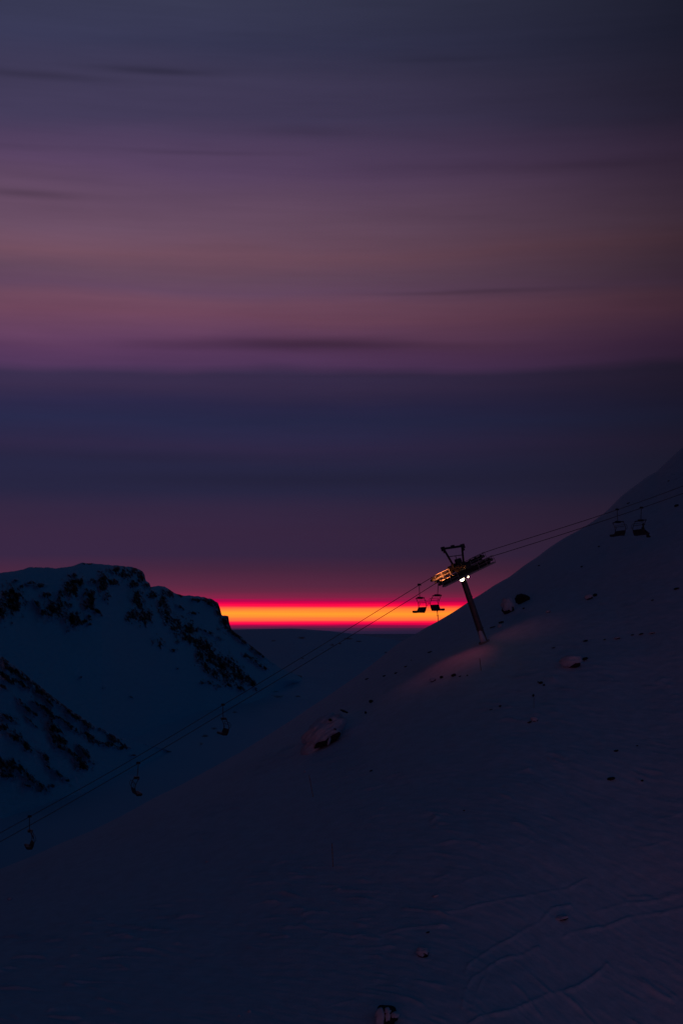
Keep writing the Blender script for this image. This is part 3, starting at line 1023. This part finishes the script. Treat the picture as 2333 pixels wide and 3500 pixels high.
proto = None
CH = [('far', 1432, True, 2.0, 'empty chair facing downhill against the orange glow, first left of the tower'),
      ('near', 1497, False, 0.5, 'empty chair facing uphill against the orange glow, hanging from the end of the tower sheaves'),
      ('near', 473, False, 1.0, 'empty chair facing uphill over the dark valley, the only uphill one left of the glow'),
      ('far', 762, True, 1.5, 'faint empty downhill chair over the valley, beside the dark toe of the rocky spur'),
      ('far', 102, True, 1.5, 'lowest empty chair facing downhill, near the left end of the ropes'),
      ('far', 2107, True, 1.5, 'empty chair facing downhill in front of the upper snow slope right of the tower'),
      ('near', 2190, False, 0.0, 'uphill chair carrying a seated rider, in front of the upper snow slope')]
chairs = []
for nm, px, flip, sway, lab in CH:
    q, _ = rope_at_px(nm, px)
    if proto is None:
        r = empty('lift_chair', q)
        chair_parts(r)
        proto = r
    else:
        r = proto.copy()
        S.collection.objects.link(r)
        for ch in proto.children:
            c = ch.copy()
            S.collection.objects.link(c)
            c.parent = r
    r.location = q
    r.rotation_euler = (0, math.radians(sway) * (-1 if flip else 1), -TH + (math.pi if flip else 0))
    tag(r, lab, 'ski lift chair', 'chairs hanging from the chairlift ropes')
    chairs.append(r)


# ------------------------------------------------------------------ rider on the last chair
def skin_body(name, joints, edges, radii, m, parent=None, sub=2, root_i=0):
    me = bpy.data.meshes.new(name)
    me.from_pydata(joints, edges, [])
    o = bpy.data.objects.new(name, me)
    S.collection.objects.link(o)
    me.materials.append(m)
    if parent:
        o.parent = parent
    sk = o.modifiers.new('skin', 'SKIN')
    sk.use_smooth_shade = True
    for i, r_ in enumerate(radii):
        me.skin_vertices[0].data[i].radius = (r_, r_)
        me.skin_vertices[0].data[i].use_root = (i == root_i)
    su = o.modifiers.new('sub', 'SUBSURF')
    su.levels = sub
    su.render_levels = sub
    return o


JACKET = mat('dark_ski_clothes', (0.022, 0.020, 0.022), 0.8, var=0.3, scale=8.0)
sy = -0.55
seatz = -2.83
rider = empty('person', chairs[-1].location)
rider.rotation_euler = chairs[-1].rotation_euler
J = [(-.10, sy, seatz + .13),        # 0 pelvis
     (-.14, sy, seatz + .35), (-.17, sy, seatz + .55), (-.14, sy, seatz + .66), (-.11, sy, seatz + .74),   # spine, chest, neck
     (-.08, sy, seatz + .87), (-.07, sy, seatz + .97),                                # head
     (-.16, sy + .19, seatz + .54), (-.12, sy + .25, seatz + .30), (.12, sy + .18, seatz + .20), (.22, sy + .14, seatz + .17),
     (-.16, sy - .19, seatz + .54), (-.12, sy - .25, seatz + .30), (.12, sy - .18, seatz + .20), (.22, sy - .14, seatz + .17),
     (-.06, sy + .11, seatz + .10), (.34, sy + .13, seatz + .08), (.42, sy + .13, seatz - .36), (.60, sy + .13, seatz - .40),
     (-.06, sy - .11, seatz + .10), (.34, sy - .13, seatz + .10), (.46, sy - .13, seatz - .33), (.64, sy - .13, seatz - .37)]
ED = [(0, 1), (1, 2), (2, 3), (3, 4), (4, 5), (5, 6), (2, 7), (7, 8), (8, 9), (9, 10), (2, 11), (11, 12), (12, 13), (13, 14),
      (0, 15), (15, 16), (16, 17), (17, 18), (0, 19), (19, 20), (20, 21), (21, 22)]
RD = [.16, .15, .17, .09, .065, .105, .08, .085, .065, .05, .045, .085, .065, .05, .045, .10, .075, .06, .05, .10, .075, .06, .05]
skin_body('body', J, ED, RD, JACKET, rider)
hm = MB().tube([(-.10, sy, seatz + .86), (-.10, sy, seatz + .95), (-.09, sy, seatz + 1.02), (-.09, sy, seatz + 1.06)], [.14, .145, .11, .04], 14)
hm.build('helmet', mat('helmet_shell', (0.03, 0.03, 0.035), 0.4), rider, smooth=True)
gg = MB().box((.02, sy, seatz + .91), (.02, 0, 0), (0, .09, 0), (0, 0, .035))
gg.build('goggles', mat('goggle_lens', (0.02, 0.02, 0.03), 0.1), rider)
for s_ in (.13, -.13):
    xo = .42 if s_ > 0 else .46
    bt = MB().tube([(xo - .06, sy + s_, seatz - .44), (xo + .24, sy + s_, seatz - .46)], .075, 10)
    bt.tube([(xo, sy + s_, seatz - .44), (xo - .01, sy + s_, seatz - .18)], .08, 10)
    bt.build('ski_boot', RUBBER, rider)
tag(rider, 'rider in dark ski clothes and helmet seated on the uphill chair', 'person')


# ------------------------------------------------------------------ boulders
def icosphere(sub):
    import bmesh
    bm = bmesh.new()
    bmesh.ops.create_icosphere(bm, subdivisions=sub, radius=1.0)
    v = np.array([p.co[:] for p in bm.verts])
    f = [tuple(q.index for q in fc.verts) for fc in bm.faces]
    bm.free()
    return v, f


ICO = {k: icosphere(k) for k in (3, 4, 5)}


def blob(name, centre, sx, sy_, sz, seed, m, parent, origin, amp=0.28, cut=True, sub=4, tilt=0.0, freq=1.3, smooth=False):
    v, f = ICO[sub]
    rng = np.random.RandomState(seed)
    v = v.copy()
    n = fbm(v[:, 0] * freq + seed, v[:, 1] * freq + v[:, 2] * 1.7 * freq, 4, seed % 50)
    v *= (1 + amp * n)[:, None]
    if cut:       # flat broken faces
        for _ in range(9):
            d = rng.randn(3)
            d /= np.linalg.norm(d)
            h = 0.72 + 0.2 * rng.rand()
            over = np.maximum(v @ d - h, 0)
            v -= over[:, None] * d[None, :] * 0.92
    v = v * np.array([sx, sy_, sz])
    ct, st = math.cos(tilt), math.sin(tilt)
    x, z = v[:, 0] * ct - v[:, 2] * st, v[:, 0] * st + v[:, 2] * ct
    v = np.stack([x, v[:, 1], z], -1) + np.array(centre) - np.array(origin)
    me = bpy.data.meshes.new(name)
    me.from_pydata(v.tolist(), [], f)
    me.update()
    return link(name, me, m, parent, smooth)


# px, py, width px, height px, kind, label
# kind: 0 bare dark rock; 1 snow-plastered left face with bare right shoulder; 2 snow lump with a dark underside; 3 snow mound
BL = [
    (1738, 2070, 46, 66, 4, 'largest boulder right of the tower, pale snow on its left face, dark underside'),
    (1786, 2045, 56, 34, 0, 'bare black wedge-shaped rock leaning against the largest boulder right of the tower'),
    (2012, 2040, 30, 22, 2, 'small snow-covered rock high on the slope right of the largest boulder'),
    (2032, 2033, 20, 14, 0, 'small bare dark rock behind the small snow-covered rock high on the slope'),
    (1955, 2262, 78, 54, 2, 'rounded snow-capped boulder with a black underside, alone on the right slope'),
    (1998, 2250, 26, 12, 0, 'flat dark stone touching the right end of the rounded snow-capped boulder'),
    (1268, 2396, 18, 16, 0, 'round dark stone right of the snowy rock mound, upper of two'),
    (1249, 2435, 9, 12, 0, 'small dark stone right of the snowy rock mound, lower of two'),
    (1478, 2324, 24, 16, 2, 'snow-dusted dark stone, first on the left in the row below the tower'),
    (1508, 2314, 15, 13, 0, 'dark stone, second from the left in the row below the tower'),
    (1549, 2307, 24, 13, 0, 'wide dark stone, third from the left in the row below the tower'),
    (1571, 2311, 12, 5, 0, 'thin flat stone right of the wide dark stone below the tower'),
    (1596, 2308, 8, 6, 0, 'tiny stone at the right end of the row below the tower'),
    (1254, 2320, 22, 5, 0, 'thin flat stone at the slope edge above the snowy rock mound'),
    (1312, 2310, 14, 7, 0, 'small flat stone between the slope edge and the row below the tower'),
    (1352, 2300, 16, 6, 0, 'flat stone left of the reddish lit snow'),
    (1385, 2278, 16, 5, 0, 'sliver of stone on the left rim of the reddish lit snow'),
    (1405, 2256, 6, 4, 0, 'speck of stone on the slope left of the tower foot'),
    (1468, 2228, 24, 5, 0, 'thin dark stone on the snow left of the tower foot'),
    (1712, 2126, 26, 9, 0, 'flat dark stone just right of the tower pole, under the largest boulder'),
    (1708, 2138, 18, 13, 5, 'pink-tinged snow lump under a flat dark stone right of the tower pole'),
    (1682, 2143, 26, 5, 0, 'thin rock sliver beside the lower pole of the tower'),
    (1788, 2079, 10, 7, 0, 'tiny dark stone under the bare black wedge-shaped rock'),
    (1873, 2090, 18, 10, 2, 'snow-dusted stone between the largest and the rounded boulder'),
    (1841, 1932, 10, 5, 0, 'tiny dark stone just below the ridge line right of the tower head'),
    (1986, 1936, 10, 7, 0, 'tiny dark stone below the downhill chair on the upper right slope'),
    (2045, 1867, 10, 6, 0, 'tiny dark stone to the lower left of the upper right chairs'),
    (2146, 1719, 14, 6, 0, 'small stone near the ridge above the upper right chairs'),
    (2311, 1727, 20, 11, 0, 'dark stone at the right picture edge between the ropes and the ridge'),
    (2283, 1643, 9, 5, 0, 'highest small stone on the upper right ridge'),
    (2310, 2011, 24, 9, 0, 'flat dark stone at the right edge of the slope'),
    (2228, 2051, 12, 6, 0, 'small stone left of the flat dark stone at the right edge'),
    (1999, 2190, 22, 8, 0, 'flat stone above the rounded snow-capped boulder, left end of the faint stone line'),
    (2065, 2186, 10, 6, 0, 'tiny stone, second from the left in the faint stone line'),
    (2108, 2180, 24, 10, 2, 'snow-dusted stone in the middle of the faint stone line'),
    (2160, 2170, 14, 6, 0, 'small stone right of the middle of the faint stone line'),
    (2190, 2167, 20, 7, 0, 'flat dark stone near the right end of the faint stone line'),
    (2228, 2163, 22, 7, 2, 'pale stone at the right end of the faint stone line'),
    (1890, 2214, 14, 5, 0, 'small flat stone left of the rounded snow-capped boulder'),
    (1848, 2333, 18, 12, 0, 'dark stone below the rounded boulder, right of a close pair'),
    (1858, 2341, 10, 9, 0, 'small dark stone below the rounded boulder, lowest of a close trio'),
    (1838, 2331, 8, 6, 0, 'tiny stone below the rounded boulder, leftmost of a close trio'),
    (1822, 2377, 9, 13, 0, 'upright dark stone beside the short marker pole on the right slope'),
    (1708, 2416, 12, 7, 0, 'small dark stone on open snow, right of a faint sliver'),
    (1676, 2426, 14, 4, 0, 'faint sliver of stone on open snow in the middle of the slope'),
    (1826, 2460, 26, 20, 2, 'low snow-covered rock with a ragged dark lower edge on the middle slope'),
    (1808, 2468, 22, 6, 0, 'thin dark ledge at the foot of the low snow-covered rock on the middle slope'),
    (2104, 2566, 20, 9, 0, 'small dark stone on the right slope, left of a smaller one'),
    (2176, 2549, 10, 5, 0, 'tiny dark stone on the right slope, higher than its neighbour'),
    (2086, 2662, 32, 12, 0, 'broad low dark rock with a bright snow streak in front, right slope'),
    (2193, 2668, 13, 9, 0, 'small dark stone right of the broad low dark rock'),
    (1585, 2770, 9, 5, 0, 'lone tiny dark stone in the open snow right of centre'),
    (1267, 2635, 13, 6, 0, 'lone tiny dark stone between the two marker poles and the tower'),
    (1444, 3258, 44, 40, 2, 'small snow-crusted boulder in the lower foreground, darker at its left foot'),
    (1320, 3478, 92, 76, 1, 'snow-plastered rock with dark gaps at the bottom edge'),
    (1920, 3140, 50, 18, 2, 'low snow-dusted stone between the two curved tracks'),
    (1488, 3062, 24, 9, 5, 'faint low snow-covered lump on the wind-ribbed snow'),
    (1461, 3188, 17, 6, 0, 'faint dark stone above the small snow-crusted boulder'),
    (852, 3457, 14, 12, 5, 'bright snow lump low on the left of the bottom edge, upper of two'),
    (818, 3473, 10, 8, 5, 'bright snow lump low on the left of the bottom edge, lower of two'),
    (34, 3072, 18, 12, 5, 'pink-tinged snow lump alone near the left picture edge'),
    (708, 2945, 10, 8, 5, 'tiny pale snow lump alone on the left part of the slope'),
    (1043, 2636, 9, 10, 5, 'tiny pale snow lump just above the upper marker pole'),
]
for i, (px, py, wp, hp, kind, lab) in enumerate(BL):
    g = ground_at(px, py + hp * 0.42)
    sc = g.y / F
    k_ = 0.82 if wp < 28 and kind == 0 else 1.0
    w, h = wp * sc / 2 * k_, hp * sc / 2 * k_
    slopey = 0.38
    r = empty('boulder', g)
    tag(r, lab, 'rock', 'rocks scattered on the snow slope')
    c = g + Vector((0, h * .8, h * .72))
    tilt = 0.30 if kind in (0, 2) and wp > hp * 1.3 else 0.0
    if kind == 0:
        blob('rock', c, w * 1.02, max(w * .8, h), h * 1.02, 100 + i, ROCK, r, g, .30, sub=3, tilt=tilt * .8)
    elif kind == 5:
        blob('snow_lump', c, w, max(w * .8, h), h, 100 + i, CAPSNOW, r, g, .25, cut=False, sub=3, smooth=True, tilt=.3)
    elif kind == 2:
        blob('rock', c + Vector((w * .10, 0, -h * .10)), w * .82, max(w * .8, h), h * .92, 100 + i, ROCK, r, g, .2, tilt=tilt * .6)
        blob('snow_cap', c + Vector((-w * .05, -h * .10, h * .20)), w, max(w * .85, h), h * .80, 300 + i, CAPSNOW, r, g, .16, cut=False, smooth=True, tilt=tilt * .6)
    elif kind == 4:
        blob('rock', c + Vector((0, 0, -h * .12)), w * .92, w * 1.0, h * .9, 100 + i, ROCK, r, g, .18)
        blob('snow_cap', c + Vector((-w * .08, -h * .12, h * .22)), w * .95, w * 1.0, h * .80, 300 + i, CAPSNOW, r, g, .2, cut=False, smooth=True)
    elif kind == 1:
        blob('rock', c, w * .95, w * .8, h * .9, 100 + i, ROCK, r, g, .25)
        for (ox, oz, sw, sh) in ((-.45, .05, .42, .80), (.10, .30, .26, .62), (.62, .25, .36, .28)):
            blob('snow_patch', c + Vector((w * ox, -w * .42, h * oz)), w * sw, w * .45, h * sh, 320 + i + int(ox * 10), CAPSNOW, r, g, .3, cut=False, smooth=True, sub=3)

# the snowy rock mound left of centre: a rock under a thick wind-packed drift, dark overhang along its foot
mg = ground_at(1105, 2560)
ms_ = mg.y / F
mound = empty('boulder', mg)
tag(mound, 'big rock mound buried in snow left of the tower, black overhang along its foot', 'rock', 'rocks scattered on the snow slope')


def at_mound(px, py, dy=0.0):
    rx, rz = map(float, ray(px, py))
    d = mg.y + dy
    return Vector((rx * d, d, rz * d))


blob('rock', at_mound(1116, 2528, 1.2), 58 * ms_, 1.3, 17 * ms_, 501, ROCK, mound, mg, .20, tilt=.45, freq=1.8)
blob('snow_cap', at_mound(1106, 2500, 2.4), 80 * ms_, 2.6, 44 * ms_, 502, CAPSNOW, mound, mg, .17, cut=False, smooth=True, tilt=.62, sub=5, freq=1.7)
blob('snow_tongue', at_mound(1124, 2533, -.05), 4 * ms_, .4, 14 * ms_, 504, CAPSNOW, mound, mg, .3, cut=False, smooth=True, tilt=-.3, sub=3)
blob('snow_apron', at_mound(1062, 2558, 1.9), 40 * ms_, 1.5, 26 * ms_, 503, CAPSNOW, mound, mg, .2, cut=False, smooth=True, tilt=.75)
for k, (qx, qy, qw, qh) in enumerate([(1175, 2431, 16, 4), (1128, 2461, 7, 5), (1142, 2490, 9, 3)]):
    blob('bare_patch', at_mound(qx, qy, 1.0 - .4 * (k > 0)), qw * ms_, .5, qh * ms_, 510 + k, ROCK, mound, mg, .3, tilt=-.4, sub=3)


# ------------------------------------------------------------------ marker poles
def marker(px0, py0, px1, py1, r_, label, name='marker_pole', bands=True, arms=None):
    """foot, top"""
    g = ground_at(px0, py0)
    rx, rz = map(float, ray(px1, py1))
    topp = Vector((rx * g.y, g.y, rz * g.y))
    root = empty(name, g)
    tag(root, label, 'marker pole', 'marker poles on the snow slope')
    MB().tube([g - (topp - g).normalized() * .6, topp], r_, 8).build('pole', POLE_W, root, g, True)
    if bands:
        n = 6
        bp_ = mat('band_paint', (0.55, 0.30, 0.24), 0.6)
        for k in range(n):
            a, b = g.lerp(topp, (k + .2) / n), g.lerp(topp, (k + .65) / n)
            MB().tube([a, b], r_ * 1.25, 8).build('band', bp_, root, g)
    if arms:
        for fr, hl in arms:
            q = g.lerp(topp, fr)
            MB().tube([q - Vector((hl, 0, 0)), q + Vector((hl, 0, 0))], r_ * .8, 6).build('cross_peg', DARKSTEEL, root, g)
    return root


marker(1137.5, 2963, 1134, 2882, .030, 'thin straight marker pole with pale bands, lower of two left of centre')
marker(1070, 2725, 1056, 2650, .026, 'thin leaning marker pole below the snowy rock mound')
marker(1497, 2122, 1491, 2068, .055, 'dark pole with short cross pegs on the ridge under the uphill chair', bands=False, arms=[(.32, .17), (.62, .11), (.86, .08)])
marker(1643, 2292, 1638, 2250, .035, 'short dark marker pole in front of the tower foot', bands=False)
marker(1823, 2420, 1823, 2383, .022, 'short faint marker pole on the right slope below the rounded boulder', bands=False)
